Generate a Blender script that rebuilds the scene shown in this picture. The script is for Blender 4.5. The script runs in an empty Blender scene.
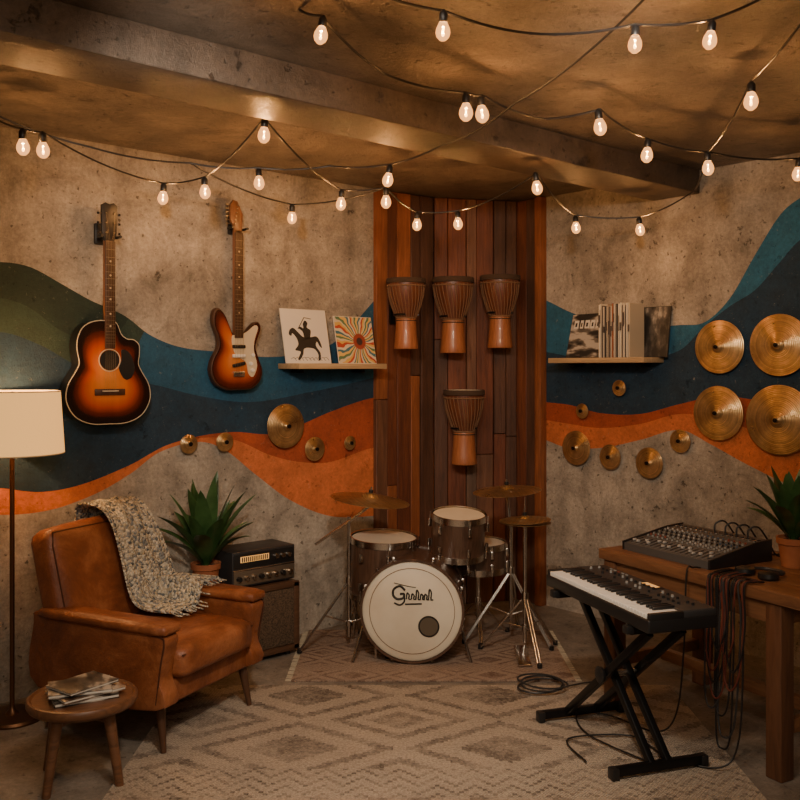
import bpy, bmesh, math, random
from mathutils import Vector, Matrix
random.seed(7)
R=math.radians
# ---------------------------------------------------------------- frames
TH=math.atan2(.663,.749)
CX,CY,EYE=-4.589,-4.301,1.5
F=930.0
cT,sT=math.cos(TH),math.sin(TH)
H=2.58
def S(x,y,z=0):                       # metres right of / ahead of the viewpoint -> room axes
    return Vector((CX+x*cT+y*sT, CY-x*sT+y*cT, z))
def SM(x,y,z=0,yaw=0):
    return Matrix.Translation(S(x,y,z))@Matrix.Rotation(R(yaw)-TH,4,'Z')
def ray(px,py):
    a=(px-400)/F; b=(368-py)/F
    return Vector((a*cT+sT,-a*sT+cT,b))
CAM=Vector((CX,CY,EYE))
class Plane:
    def __init__(s,O,u):
        s.O=Vector(O); s.u=Vector(u).normalized(); s.n=s.u.cross(Vector((0,0,1)))
    def pt(s,px,py,off=0):
        D=ray(px,py); P=s.O+s.n*off
        t=(P-CAM).dot(s.n)/D.dot(s.n)
        return CAM+D*t
    def M(s,px,py,off=0):
        return s.F(s.pt(px,py,off))
    def F(s,p):
        m=Matrix.Identity(4)
        for i in range(3):
            m[i][0]=s.u[i]; m[i][1]=(0,0,1)[i]; m[i][2]=s.n[i]; m[i][3]=p[i]
        return m
    def sc(s,px,py):                   # metres per measured pixel at that place
        p=s.pt(px,py); return ((p-CAM).x*sT+(p-CAM).y*cT)/F
LW=Plane((0,0,0),(1,0,0)); RW=Plane((0,0,0),(0,-1,0))
CA=Vector((-.527,-.03,0)); CB=Vector((-.03,-.276,0))
CH=Plane(CA,(CB-CA))
# ---------------------------------------------------------------- materials
class G:
    def __init__(s,name):
        s.m=bpy.data.materials.new(name); s.m.use_nodes=True
        s.t=s.m.node_tree; s.t.nodes.clear()
        s.o=s.t.nodes.new('ShaderNodeOutputMaterial'); s.b=s.t.nodes.new('ShaderNodeBsdfPrincipled')
        s.t.links.new(s.b.outputs[0],s.o.inputs[0])
        s.tc=s.t.nodes.new('ShaderNodeTexCoord').outputs['Object']
    def n(s,typ,ins={},out=0,**props):
        nd=s.t.nodes.new('ShaderNode'+typ)
        for k,v in props.items(): setattr(nd,k,v)
        for k,v in ins.items(): s.set(nd.inputs[k],v)
        return nd.outputs[out]
    def set(s,sock,v):
        if isinstance(v,bpy.types.NodeSocket): s.t.links.new(v,sock)
        else:
            if isinstance(v,(tuple,list)) and sock.type=='RGBA' and len(v)==3: v=(*v,1)
            sock.default_value=v
    def B(s,**k):
        for a,v in k.items(): s.set(s.b.inputs[a.replace('_',' ')],v)
    def mapp(s,scale=(1,1,1),loc=(0,0,0),rot=(0,0,0),src=None):
        return s.n('Mapping',{'Vector':src or s.tc,'Scale':scale,'Location':loc,'Rotation':rot})
    def noise(s,scale,detail=5,rough=.55,vec=None,dist=0):
        return s.n('TexNoise',{'Vector':vec or s.tc,'Scale':scale,'Detail':detail,'Roughness':rough,'Distortion':dist})
    def ramp(s,fac,stops,interp='LINEAR'):
        nd=s.t.nodes.new('ShaderNodeValToRGB'); nd.color_ramp.interpolation=interp
        el=nd.color_ramp.elements
        while len(el)<len(stops): el.new(.5)
        for e,(p,c) in zip(el,stops):
            e.position=p; e.color=(*c,1) if isinstance(c,(tuple,list)) else (c,c,c,1)
        s.set(nd.inputs[0],fac); return nd.outputs[0]
    def mix(s,f,a,b,mode='MIX'):
        return s.n('MixRGB',{'Fac':f,'Color1':a,'Color2':b},blend_type=mode)
    def math(s,op,a,b=0.0,c=0.0):
        return s.n('Math',{0:a,1:b,2:c},operation=op)
    def bump(s,h,st=.3,d=.01):
        s.B(Normal=s.n('Bump',{'Height':h,'Strength':st,'Distance':d}))
def mat(name,c1,c2=None,scale=12,rough=.55,metal=0,bump=0,bscale=40,stretch=(1,1,1),emis=None,es=0,coat=0,lo=.35,hi=.65):
    g=G(name)
    if c2:
        v=g.mapp(stretch); col=g.ramp(g.noise(scale,vec=v),[(lo,c1),(hi,c2)])
    else: col=c1
    g.B(Base_Color=col,Roughness=rough,Metallic=metal)
    if coat: g.B(Coat_Weight=coat,Coat_Roughness=.1)
    if emis: g.B(Emission_Color=emis,Emission_Strength=es)
    if bump: g.bump(g.noise(bscale,vec=g.mapp(stretch)),bump)
    return g.m
def concrete(name,a,b,paint=None,rough=.85,st=.8,mfac=.85,dist=.016):
    g=G(name)
    base=g.ramp(g.noise(1.1,5,.6,None,.6),[(.32,a),(.68,b)])
    mot=g.ramp(g.noise(4.5,10,.76,None,.4),[(.30,.32),(.5,.88),(.72,1.4)])
    base=g.mix(mfac,base,mot,'MULTIPLY')
    base=g.mix(.5,base,g.ramp(g.noise(2.2,6,.6,g.mapp((3,3,.5))),[(.35,.55),(.65,1.15)]),'MULTIPLY')
    grain=g.ramp(g.noise(55,6,.8),[(.3,.5),(.7,1.3)])
    base=g.mix(.7,base,grain,'MULTIPLY')
    pit=g.ramp(g.noise(30,4,.6),[(.31,0.0),(.37,1.0)])
    pit2=g.ramp(g.noise(9,10,.78),[(.36,0.0),(.395,1.0)])
    pp=g.mix(1,pit,pit2,'MULTIPLY')
    base=g.mix(1,base,g.mix(1,pp,(.42,.40,.38),'LIGHTEN'),'MULTIPLY')
    if paint:
        pc=g.mix(.85,paint,g.ramp(g.noise(5,10,.78),[(.28,.42),(.72,1.45)]),'MULTIPLY')
        pc=g.mix(.5,pc,grain,'MULTIPLY')
        mask=g.ramp(g.noise(26,10,.82),[(.345,.35),(.405,.97)])
        base=g.mix(mask,base,pc)
        base=g.mix(.6,base,g.mix(1,pp,(.5,.5,.5),'LIGHTEN'),'MULTIPLY')
    g.B(Base_Color=base,Roughness=rough)
    h=g.mix(.5,g.mix(.5,g.noise(9,10,.75),g.noise(55,6,.8)),pp,'MULTIPLY')
    g.bump(h,st,dist)
    return g.m
MW_CA,MW_CB=(.33,.29,.24),(.55,.49,.41)
M_conc=concrete('concrete_wall',MW_CA,MW_CB)
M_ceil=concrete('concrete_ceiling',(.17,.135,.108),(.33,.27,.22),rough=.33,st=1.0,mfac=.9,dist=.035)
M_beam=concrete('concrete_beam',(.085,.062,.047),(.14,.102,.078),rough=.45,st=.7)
M_floor=concrete('concrete_floor',(.19,.16,.135),(.31,.27,.225),rough=.5,st=.2)
P={}
for k,c in dict(green_dark=(.010,.030,.021),green_mid=(.022,.050,.036),blue=(.008,.090,.180),blue2=(.013,.125,.23),navy=(.005,.036,.076),terra=(.40,.068,.016),orange=(.62,.165,.048)).items():
    P[k]=concrete('paint_'+k,MW_CA,MW_CB,paint=c)
woods=[]
for i,(a,b) in enumerate([((.09,.025,.012),(.22,.066,.028)),((.11,.044,.024),(.23,.10,.053)),((.06,.026,.016),(.13,.056,.032)),((.20,.060,.022),(.40,.13,.05)),((.09,.05,.033),(.18,.105,.068))]):
    g=G('plank_%d'%i)
    v=g.mapp((9,9,.7),loc=(i*3,i,0))
    col=g.ramp(g.noise(3.5,8,.65,v,1.2),[(.3,a),(.7,b)])
    col=g.mix(.8,col,g.ramp(g.noise(1.6,6,.65,g.mapp((3,3,.8))),[(.3,.38),(.7,1.2)]),'MULTIPLY')
    g.B(Base_Color=col,Roughness=.6); g.bump(g.noise(8,8,.7,v),.45); woods.append(g.m)
def wood(name,a,b,rough=.45,axis=0,coat=0):
    st=[10,10,10]; st[axis]=.9
    g=G(name); v=g.mapp(tuple(st))
    g.B(Base_Color=g.ramp(g.noise(3,8,.65,v,1.5),[(.3,a),(.7,b)]),Roughness=rough,Coat_Weight=coat)
    g.bump(g.noise(6,6,.6,v),.15); return g.m
M_shelf=wood('shelf_oak',(.36,.24,.13),(.55,.40,.23))
M_table=wood('table_wood',(.11,.046,.022),(.25,.115,.052),.42)
M_tleg=wood('table_leg_wood',(.08,.034,.017),(.17,.073,.036),.5,2)
M_cleg=wood('chair_leg_wood',(.045,.020,.011),(.10,.045,.024),.4,2)
M_stool=wood('stool_wood',(.08,.036,.019),(.20,.09,.044),.4)
M_blk=mat('black_plastic',(.012,.012,.013),rough=.4)
M_blkm=mat('black_metal',(.012,.012,.013),rough=.35,metal=.6)
M_dark=mat('dark_panel',(.028,.028,.030),rough=.45)
M_mix=mat('mixer_panel',(.075,.072,.07),rough=.5)
M_chrome=mat('chrome',(.66,.63,.59),rough=.22,metal=1)
M_string=mat('string_steel',(.30,.26,.2),rough=.4,metal=1)
g=G('cymbal_bronze')
len_=g.n('VectorMath',{0:g.n('VectorMath',{0:g.tc,1:(1,1,0)},operation='MULTIPLY')},out=1,operation='LENGTH')
gro=g.math('SINE',g.math('MULTIPLY',len_,700.0))
rg=g.noise(1.0,6,.8,g.n('CombineXYZ',{0:g.math('MULTIPLY',len_,90.0)}))
col=g.ramp(g.noise(7,8,.7),[(.3,(.36,.21,.09)),(.7,(.88,.62,.32))])
col=g.mix(.85,col,g.ramp(rg,[(.35,.45),(.6,1.2)]),'MULTIPLY')
g.B(Base_Color=col,Metallic=.9,Roughness=g.ramp(g.noise(5,4),[(.3,.24),(.7,.40)])); g.bump(gro,.4,.002); M_brass=g.m
M_white=mat('key_white',(.75,.73,.68),rough=.3)
M_cream=mat('cream',(.60,.52,.38),rough=.4)
M_paper=mat('paper_white',(.72,.69,.62),rough=.6)
M_red=mat('cable_red',(.12,.026,.016),rough=.5)
M_pot=mat('terracotta',(.30,.095,.04),(.42,.15,.065),8,.8,bump=.15)
M_soil=mat('soil',(.03,.02,.012),rough=1,bump=.6)
M_leaf=mat('leaf',(.022,.062,.018),(.065,.145,.045),9,.35,coat=.2)
g=G('leather'); 
col=g.ramp(g.noise(4.5,10,.72,None,.5),[(.3,(.085,.025,.010)),(.5,(.20,.058,.021)),(.74,(.38,.145,.06))])
g.B(Base_Color=col,Roughness=g.ramp(g.noise(7,5),[(.3,.36),(.7,.55)]),Coat_Weight=.06,Coat_Roughness=.3)
g.bump(g.mix(.5,g.noise(70,6,.6),g.noise(9,6,.65)),.6,.010); M_leather=g.m
M_seam=mat('leather_piping',(.06,.018,.008),rough=.5)
g=G('knit'); v=g.mapp((1,1,1))
vor=g.t.nodes.new('ShaderNodeTexVoronoi'); g.set(vor.inputs['Vector'],v); vor.inputs['Scale'].default_value=80
cc=g.ramp(g.n('SeparateColor',{0:vor.outputs['Color']}),[(0,(.50,.46,.37)),(.3,(.24,.25,.25)),(.5,(.56,.52,.43)),(.72,(.37,.34,.26)),(.88,(.13,.15,.16))],'CONSTANT')
g.B(Base_Color=cc,Roughness=.95); g.bump(g.math('SUBTRACT',1.0,vor.outputs['Distance']),1.0,.014); M_knit=g.m
def rugmat(name,light,dark,cell,mid):
    g=G(name); nd=g.n('SeparateXYZ',{0:g.tc}).node; x,y=nd.outputs[0],nd.outputs[1]
    xs=g.math('SNAP',g.math('ADD',x,10.0+cell*.5),cell*.04); ys=g.math('SNAP',g.math('ADD',y,10.0),cell*.04)
    dx=g.math('PINGPONG',xs,cell); dy=g.math('PINGPONG',ys,cell*.7)
    d=g.math('DIVIDE',g.math('ADD',dx,g.math('MULTIPLY',dy,1.43)),cell)   # 0..2 diamonds
    rings=g.math('SINE',g.math('MULTIPLY',d,12.56))
    pat=g.ramp(rings,[(.42,0.0),(.5,1.0)])
    core=g.ramp(g.math('MULTIPLY',d,.5),[(.16,1.0),(.17,0.0),(.80,0.0),(.81,1.0)])
    pat=g.mix(1,pat,core,'LIGHTEN')
    # horizontal bands of small zigzag between the big diamonds
    band=g.ramp(g.math('DIVIDE',g.math('PINGPONG',g.math('ADD',y,10.0),cell*1.4),cell*1.4),[(.80,0.0),(.81,1.0)])
    zz=g.ramp(g.math('SINE',g.math('MULTIPLY',g.math('ADD',g.math('PINGPONG',xs,cell*.16),g.math('MULTIPLY',ys,1.0)),3.14*2/(cell*.16))),[(.45,0.0),(.55,1.0)])
    pat=g.mix(band,pat,zz)
    wear=g.ramp(g.noise(3.8,10,.8),[(.37,.10),(.58,1.0)])
    wear2=g.ramp(g.noise(45,4,.8),[(.36,.35),(.6,1.0)])
    fac=g.mix(1,g.mix(1,pat,wear,'MULTIPLY'),wear2,'MULTIPLY')
    col=g.mix(fac,light,dark)
    col=g.mix(g.ramp(g.noise(1.7,8,.7),[(.45,0.0),(.72,.5)]),col,mid)
    wx=g.math('SINE',g.math('MULTIPLY',x,520.0)); wy=g.math('SINE',g.math('MULTIPLY',y,420.0))
    wv=g.math('MULTIPLY',wx,wy)
    fine=g.ramp(g.noise(100,4,.8),[(.3,.45),(.7,1.3)])
    col=g.mix(.85,col,fine,'MULTIPLY')
    g.B(Base_Color=col,Roughness=.97)
    g.bump(g.math('ADD',g.math('MULTIPLY',wv,.3),g.noise(80,4,.7)),1.0,.012)
    return g.m
M_rug=rugmat('rug_weave',(.62,.52,.415),(.115,.085,.066),.42,(.36,.295,.235))
M_drug=rugmat('drum_rug_weave',(.46,.34,.26),(.13,.06,.042),.17,(.28,.18,.125))
g=G('sunburst')
col=g.n('VertexColor'); col.node.layer_name='Col'
g.B(Base_Color=g.mix(.3,col,g.ramp(g.noise(3,6,.6,g.mapp((14,1,1))),[(.3,.6),(.7,1.1)]),'MULTIPLY'),Roughness=.25,Coat_Weight=.5,Coat_Roughness=.08); M_burst=g.m
# clear warm glass envelope and glowing filament
g=G('bulb_glass'); g.t.nodes.remove(g.b)
em=g.n('Emission',{'Color':(1,.43,.13,1),'Strength':2.6}); tr=g.n('BsdfTransparent',{'Color':(1,.82,.58,1)})
mx=g.n('MixShader',{0:.55,1:tr,2:em}); g.t.links.new(mx,g.o.inputs[0]); M_bulb=g.m
M_fil=mat('bulb_filament',(1,.8,.5),emis=(1,.55,.2),es=24)
M_glow=mat('lamp_bulb_glow',(1,.75,.45),rough=.3,emis=(1,.60,.26),es=12)
g=G('lamp_shade_linen'); g.B(Base_Color=(.52,.33,.12),Roughness=.9,Emission_Color=(1,.50,.14),Emission_Strength=1.05); g.bump(g.noise(160,2),.2); M_shade=g.m
M_gold=mat('aged_bronze',(.12,.055,.025),rough=.4,metal=.8)
M_dshell=wood('drum_shell',(.040,.021,.014),(.13,.07,.045),.3,2,.4)
M_head=mat('drum_skin',(.66,.57,.44),(.76,.68,.54),4,.5)
M_dj1=wood('djembe_bowl',(.06,.017,.009),(.16,.048,.021),.4,1,.3)
M_dj2=wood('djembe_foot',(.22,.070,.027),(.42,.155,.064),.45,1,.2)
M_rope=mat('djembe_rope',(.05,.028,.016),rough=.9)
M_rope2=mat('djembe_cord',(.18,.095,.05),rough=.9)
M_neck=wood('maple_neck',(.13,.05,.02),(.24,.10,.042),.35,1,.3)
M_fret=wood('rosewood',(.035,.016,.009),(.08,.034,.018),.45,1)
M_cab=wood('cabinet_wood',(.055,.027,.015),(.12,.06,.033),.5)
g=G('grille_cloth'); g.B(Base_Color=g.ramp(g.noise(150,2),[(.35,(.045,.03,.019)),(.65,(.14,.09,.055))]),Roughness=.95); g.bump(g.noise(220,2),.6); M_grille=g.m
M_led=mat('dial_glow',(.8,.5,.2),rough=.4,emis=(1,.5,.15),es=.5)
# ---------------------------------------------------------------- mesh builder
def catmull(pts,n=6,closed=False):
    pts=[Vector(p) for p in pts]; out=[]; N=len(pts)
    rng=N if closed else N-1
    for i in range(rng):
        g_=(lambda k:pts[k%N]) if closed else (lambda k:pts[max(0,min(N-1,k))])
        p0,p1,p2,p3=g_(i-1),g_(i),g_(i+1),g_(i+2)
        for j in range(n):
            t=j/n
            out.append(.5*((2*p1)+(p2-p0)*t+(2*p0-5*p1+4*p2-p3)*t*t+(3*p1-p0-3*p2+p3)*t**3))
    if not closed: out.append(pts[-1])
    return out
class B:
    def __init__(s,name,M=None):
        s.name=name; s.bm=bmesh.new(); s.col=s.bm.verts.layers.float_color.new('Col'); s.mats=[]; s.M=M or Matrix.Identity(4)
    def mi(s,m):
        if m not in s.mats: s.mats.append(m)
        return s.mats.index(m)
    def raw(s,vs,fs,m,M=None,smooth=True,cols=None):
        i=s.mi(m); nv=[]
        for k,v in enumerate(vs):
            v=Vector(v); w=s.bm.verts.new(M@v if M else v); w[s.col]=(*cols[k],1) if cols else (1,1,1,1); nv.append(w)
        for f in fs:
            try: nf=s.bm.faces.new([nv[a] for a in f])
            except ValueError: continue
            nf.material_index=i; nf.smooth=smooth
        return nv
    def tmp(s,t,m,M=None,smooth=True):
        t.verts.index_update()
        vs=[v.co.copy() for v in t.verts]; fs=[[v.index for v in f.verts] for f in t.faces]
        t.free(); s.raw(vs,fs,m,M,smooth)
    def box(s,c,sz,m,rot=None,bev=.004,seg=2,M=None):
        t=bmesh.new(); bmesh.ops.create_cube(t,size=1)
        for v in t.verts: v.co=Vector((v.co.x*sz[0],v.co.y*sz[1],v.co.z*sz[2]))
        bev=min(bev,min(sz)*.45)
        if bev>0: bmesh.ops.bevel(t,geom=t.edges[:],offset=bev,segments=seg,affect='EDGES',profile=.5)
        X=Matrix.Translation(c)
        if rot is not None:
            from mathutils import Euler
            X=X@Euler([R(a) for a in rot]).to_matrix().to_4x4()
        if M: X=M@X
        s.tmp(t,m,X)
    def lathe(s,prof,m,M=None,n=32,seg=None):
        vs=[];fs=[];rows=[]
        for r,z in prof:
            if r<1e-6: rows.append([len(vs)]); vs.append((0,0,z))
            else:
                rows.append(list(range(len(vs),len(vs)+n)))
                for k in range(n):
                    a=2*math.pi*k/n; vs.append((r*math.cos(a),r*math.sin(a),z))
        for A,C in zip(rows,rows[1:]):
            for k in range(n):
                k2=(k+1)%n
                if len(A)==1 and len(C)==1: continue
                if len(A)==1: fs.append((A[0],C[k],C[k2]))
                elif len(C)==1: fs.append((A[k],A[k2],C[0]))
                else: fs.append((A[k],A[k2],C[k2],C[k]))
        s.raw(vs,fs,m,M)
    def cyl(s,p0,p1,r0,r1=None,m=None,n=16):
        p0=Vector(p0);p1=Vector(p1); r1=r0 if r1 is None else r1
        d=p1-p0; q=d.to_track_quat('Z','Y').to_matrix().to_4x4()
        s.lathe([(0,0),(r0,0),(r1,d.length),(0,d.length)],m,Matrix.Translation(p0)@q,n)
    def tube(s,pts,r,m,n=8,closed=False,M=None):
        pts=[Vector(p) for p in pts]; N=len(pts); vs=[];fs=[]
        up=None
        for i,p in enumerate(pts):
            a=pts[(i-1)%N] if closed or i>0 else p; b=pts[(i+1)%N] if closed or i<N-1 else p
            t=(b-a).normalized() if (b-a).length>1e-9 else Vector((0,0,1))
            if up is None: up=t.orthogonal().normalized()
            up=(up-t*up.dot(t)); up=up.normalized() if up.length>1e-6 else t.orthogonal().normalized()
            w=t.cross(up)
            rr=r[i] if isinstance(r,(list,tuple)) else r
            for k in range(n):
                an=2*math.pi*k/n; vs.append(p+up*(rr*math.cos(an))+w*(rr*math.sin(an)))
        for i in range(N if closed else N-1):
            j=(i+1)%N
            for k in range(n):
                k2=(k+1)%n; fs.append((i*n+k,i*n+k2,j*n+k2,j*n+k))
        if not closed: fs.append(list(range(n))[::-1]); fs.append([(N-1)*n+k for k in range(n)])
        s.raw(vs,fs,m,M)
    def prism(s,ol,z0,z1,m,bev=.004,M=None,top=None):
        t=bmesh.new(); vs=[t.verts.new((p[0],p[1],z0)) for p in ol]
        f=t.faces.new(vs); f.normal_update()
        if f.normal.z<0: f.normal_flip()
        r=bmesh.ops.extrude_face_region(t,geom=[f]); nv=[e for e in r['geom'] if isinstance(e,bmesh.types.BMVert)]
        for v in nv: v.co.z=z1
        bmesh.ops.recalc_face_normals(t,faces=t.faces[:])
        if bev>0:
            ed=[e for e in t.edges if abs(e.verts[0].co.z-e.verts[1].co.z)<1e-6]
            bmesh.ops.bevel(t,geom=ed,offset=bev,segments=2,affect='EDGES',profile=.5)
        s.tmp(t,m,M)
    def cushion(s,sz,m,M=None,r=.04,bulge=.02,n=12):
        t=bmesh.new(); bmesh.ops.create_cube(t,size=2); bmesh.ops.subdivide_edges(t,edges=t.edges[:],cuts=n,use_grid_fill=True)
        h=[a/2 for a in sz]; r=min(r,min(h)*.98)
        for v in t.verts:
            c=v.co.copy(); p=Vector((c.x*h[0],c.y*h[1],c.z*h[2]))
            q=Vector([max(-(h[i]-r),min(h[i]-r,p[i])) for i in range(3)])
            d=p-q
            if d.length>1e-9: p=q+d.normalized()*r
            bz=bulge*(1-c.x**2)*(1-c.y**2)*(1 if c.z>0 else -1)*abs(c.z)
            by=bulge*.6*(1-c.x**2)*(1-c.z**2)*(1 if c.y>0 else -1)*abs(c.y)
            bx=bulge*.6*(1-c.y**2)*(1-c.z**2)*(1 if c.x>0 else -1)*abs(c.x)
            v.co=p+Vector((bx,by,bz))
        s.tmp(t,m,M)
    def sheet(s,fn,nu,nv,m,th=0,M=None):
        g_=[[Vector(fn(i/nu,j/nv)) for j in range(nv+1)] for i in range(nu+1)]
        W_=nv+1; vs=[p for row in g_ for p in row]
        q=lambda o:[(o+i*W_+j,o+(i+1)*W_+j,o+(i+1)*W_+j+1,o+i*W_+j+1) for i in range(nu) for j in range(nv)]
        fs=q(0)
        if th:
            n0=len(vs)
            for i in range(nu+1):
                for j in range(nv+1):
                    du=g_[min(i+1,nu)][j]-g_[max(i-1,0)][j]; dv=g_[i][min(j+1,nv)]-g_[i][max(j-1,0)]
                    nn=du.cross(dv); nn=nn.normalized() if nn.length>1e-12 else Vector((0,0,1))
                    vs.append(g_[i][j]+nn*th)
            fs+=[tuple(reversed(f)) for f in q(n0)]
            for i in range(nu):
                fs.append((i*W_,(i+1)*W_,n0+(i+1)*W_,n0+i*W_)); fs.append((i*W_+nv,(i+1)*W_+nv,n0+(i+1)*W_+nv,n0+i*W_+nv))
            for j in range(nv):
                fs.append((j,j+1,n0+j+1,n0+j)); a=nu*W_; fs.append((a+j,a+j+1,n0+a+j+1,n0+a+j))
        s.raw(vs,fs,m,M)
    def burst(s,ol,c,z,stops,M=None):
        vs=[];cols=[];fs=[];N=len(ol)
        for k,(sc,co) in enumerate(stops):
            for p in ol: vs.append((c[0]+(p[0]-c[0])*sc,c[1]+(p[1]-c[1])*sc,z)); cols.append(co)
        vs.append((c[0],c[1],z)); cols.append(stops[-1][1])
        for k in range(len(stops)-1):
            for i in range(N):
                j=(i+1)%N; fs.append((k*N+i,k*N+j,(k+1)*N+j,(k+1)*N+i))
        k=len(stops)-1
        for i in range(N): fs.append((k*N+i,k*N+(i+1)%N,len(vs)-1))
        s.raw(vs,fs,M_burst,M,cols=cols)
    def done(s,ang=38,recalc=True):
        if recalc: bmesh.ops.recalc_face_normals(s.bm,faces=s.bm.faces[:])
        me=bpy.data.meshes.new(s.name); s.bm.to_mesh(me); s.bm.free()
        for m in s.mats: me.materials.append(m)
        try: me.set_sharp_from_angle(angle=R(ang))
        except Exception: pass
        o=bpy.data.objects.new(s.name,me); bpy.context.collection.objects.link(o); o.matrix_world=s.M
        return o
def light(name,kind,loc,energy,color,size=.1,target=None,spot=None,blend=.5):
    l=bpy.data.lights.new(name,kind); l.energy=energy; l.color=color
    if kind=='AREA': l.size=size
    else: l.shadow_soft_size=size
    if spot: l.spot_size=R(spot); l.spot_blend=blend
    o=bpy.data.objects.new(name,l); bpy.context.collection.objects.link(o); o.location=loc
    if target is not None: o.rotation_euler=(Vector(target)-Vector(loc)).to_track_quat('-Z','Y').to_euler()
    return o
# ---------------------------------------------------------------- room
def hermite(pts):
    pts=sorted(pts); xs=[p[0] for p in pts]; ys=[p[1] for p in pts]; n=len(xs)
    m=[]
    for i in range(n):
        if i==0 or i==n-1: m.append(0)
        else: m.append((ys[i+1]-ys[i-1])/(xs[i+1]-xs[i-1]))
    def f(x):
        if x<=xs[0]: return ys[0]
        if x>=xs[-1]: return ys[-1]
        for i in range(n-1):
            if x<=xs[i+1]:
                h=xs[i+1]-xs[i]; t=(x-xs[i])/h
                return (2*t**3-3*t*t+1)*ys[i]+(t**3-2*t*t+t)*h*m[i]+(-2*t**3+3*t*t)*ys[i+1]+(t**3-t*t)*h*m[i+1]
    return f
def mural_wall(name,pl,L,curves,bands):
    fs=[]
    for c in curves:
        pts=[]
        for px,py in c:
            p=pl.pt(px,py); pts.append(((p-pl.O).dot(pl.u),p.z))
        fs.append(hermite(pts))
    b=B(name); n=int(L/.02)
    def col(s_):
        z=[H]
        for f in fs: z.append(max(0,min(z[-1],f(s_))))
        z.append(0); return z
    s0=-L if pl is LW else 0
    prev=None
    for i in range(n+1):
        s_=s0+L*i/n; z=col(s_); P0=pl.O+pl.u*s_
        if prev:
            for k in range(len(z)-1):
                a,b2,c,d=prev[1][k],prev[1][k+1],z[k+1],z[k]
                if a-b2<1e-5 and d-c<1e-5: continue
                Q=prev[0]
                if a-b2<1e-5: vs=[(Q.x,Q.y,a),(P0.x,P0.y,c),(P0.x,P0.y,d)]
                elif d-c<1e-5: vs=[(Q.x,Q.y,a),(Q.x,Q.y,b2),(P0.x,P0.y,c)]
                else: vs=[(Q.x,Q.y,a),(Q.x,Q.y,b2),(P0.x,P0.y,c),(P0.x,P0.y,d)]
                b.raw(vs,[tuple(range(len(vs)))],bands[k],smooth=False)
        prev=(P0,z)
    return b.done(recalc=False)
Lc=[[(-250,330),(-100,262),(0,262),(30,267),(60,283),(90,300),(125,316),(150,335),(180,347),(220,352),(265,357),(300,354),(330,345),(350,328),(372,303),(420,250)],
    [(-250,360),(-100,300),(0,298),(30,308),(60,330),(90,340),(120,330),(140,300),(200,250),(420,200)],
    [(-250,400),(-100,335),(0,332),(40,345),(70,362),(100,376),(125,370),(145,330),(200,250),(420,200)],
    [(-250,400),(-100,335),(0,332),(40,345),(70,362),(100,380),(150,384),(200,396),(250,402),(310,392),(372,378),(430,360)],
    [(-250,470),(-100,480),(0,488),(40,492),(80,485),(130,465),(165,446),(200,436),(235,432),(270,434),(300,425),(330,412),(372,398),(430,390)],
    [(-250,470),(-100,480),(0,488),(40,492),(80,485),(130,465),(165,446),(200,438),(235,440),(270,455),(300,462),(330,462),(372,448),(430,440)],
    [(-250,500),(-100,508),(0,515),(50,510),(95,494),(130,474),(160,452),(200,442),(225,450),(255,474),(290,500),(330,516),(372,516),(430,510)]]
mural_wall('wall_left',LW,6.4,Lc,[M_conc,P['green_dark'],P['green_mid'],P['blue'],P['navy'],P['terra'],P['orange'],M_conc])
Rc=[[(500,285),(545,300),(570,312),(600,322),(640,327),(680,325),(705,322),(730,298),(755,255),(780,215),(800,198),(850,170),(950,160)],
    [(500,350),(545,352),(600,362),(640,360),(680,350),(705,326),(730,306),(755,290),(780,262),(800,240),(850,215),(950,200)],
    [(500,395),(545,402),(570,405),(600,413),(640,414),(680,404),(720,396),(760,400),(800,398),(850,390),(950,380)],
    [(500,415),(545,420),(570,424),(600,428),(640,424),(680,414),(720,420),(760,432),(800,440),(950,440)],
    [(500,430),(545,440),(565,447),(600,448),(640,440),(680,430),(710,444),(750,466),(800,488),(850,490),(950,480)]]
mural_wall('wall_right',RW,6.4,Rc,[M_conc,P['blue2'],P['navy'],P['terra'],P['orange'],M_conc])
def quad(name,vs,m):
    b=B(name); b.raw(vs,[(0,1,2,3)],m,smooth=False); return b.done(recalc=False)
W=-6.4
quad('wall_rear',[(W,W,0),(0,W,0),(0,W,H),(W,W,H)],M_conc)
quad('wall_side',[(W,0,0),(W,W,0),(W,W,H),(W,0,H)],M_conc)
quad('floor',[(W,W,0),(0,W,0),(0,0,0),(W,0,0)],M_floor)
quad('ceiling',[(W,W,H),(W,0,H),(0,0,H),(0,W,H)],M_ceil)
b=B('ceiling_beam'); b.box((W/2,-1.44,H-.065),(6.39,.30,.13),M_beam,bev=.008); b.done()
# wood planks
b=B('wood_plank_panel')
def planks(A,Bp,n,th,seq):
    A=Vector(A);Bp=Vector(Bp);u=(Bp-A); L=u.length; u.normalize(); nn=u.cross(Vector((0,0,1)))
    ws=[random.uniform(.7,1.3) for _ in range(n)]; t=sum(ws); x=0
    ang=math.degrees(math.atan2(u.y,u.x))
    for k,w in enumerate(ws):
        w=w/t*L; d=th+random.uniform(-.008,.008)
        cuts=[0,random.uniform(.7,1.9),H-.003] if random.random()<.5 else [0,H-.003]
        for q_,(z0,z1) in enumerate(zip(cuts,cuts[1:])):
            c=A+u*(x+w/2)+nn*(d/2); c.z=(z0+z1)/2
            b.box(c,(w-.004,d,z1-z0-.003),woods[seq[(k+q_)%len(seq)]],rot=(0,0,ang),bev=.003,seg=1)
        x+=w
planks((-1.0,0,0),(-.535,0,0),5,.035,[1,3,0,3,2])
planks((CA.x,CA.y,0),(CB.x,CB.y,0),6,.03,[2,0,4,1,0,2])
planks((0,-.285,0),(0,-.46,0),2,.035,[0,2])
b.box((-.03,-.49,H/2),(.06,.05,H-.004),woods[3],bev=.004)
b.done()
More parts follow.
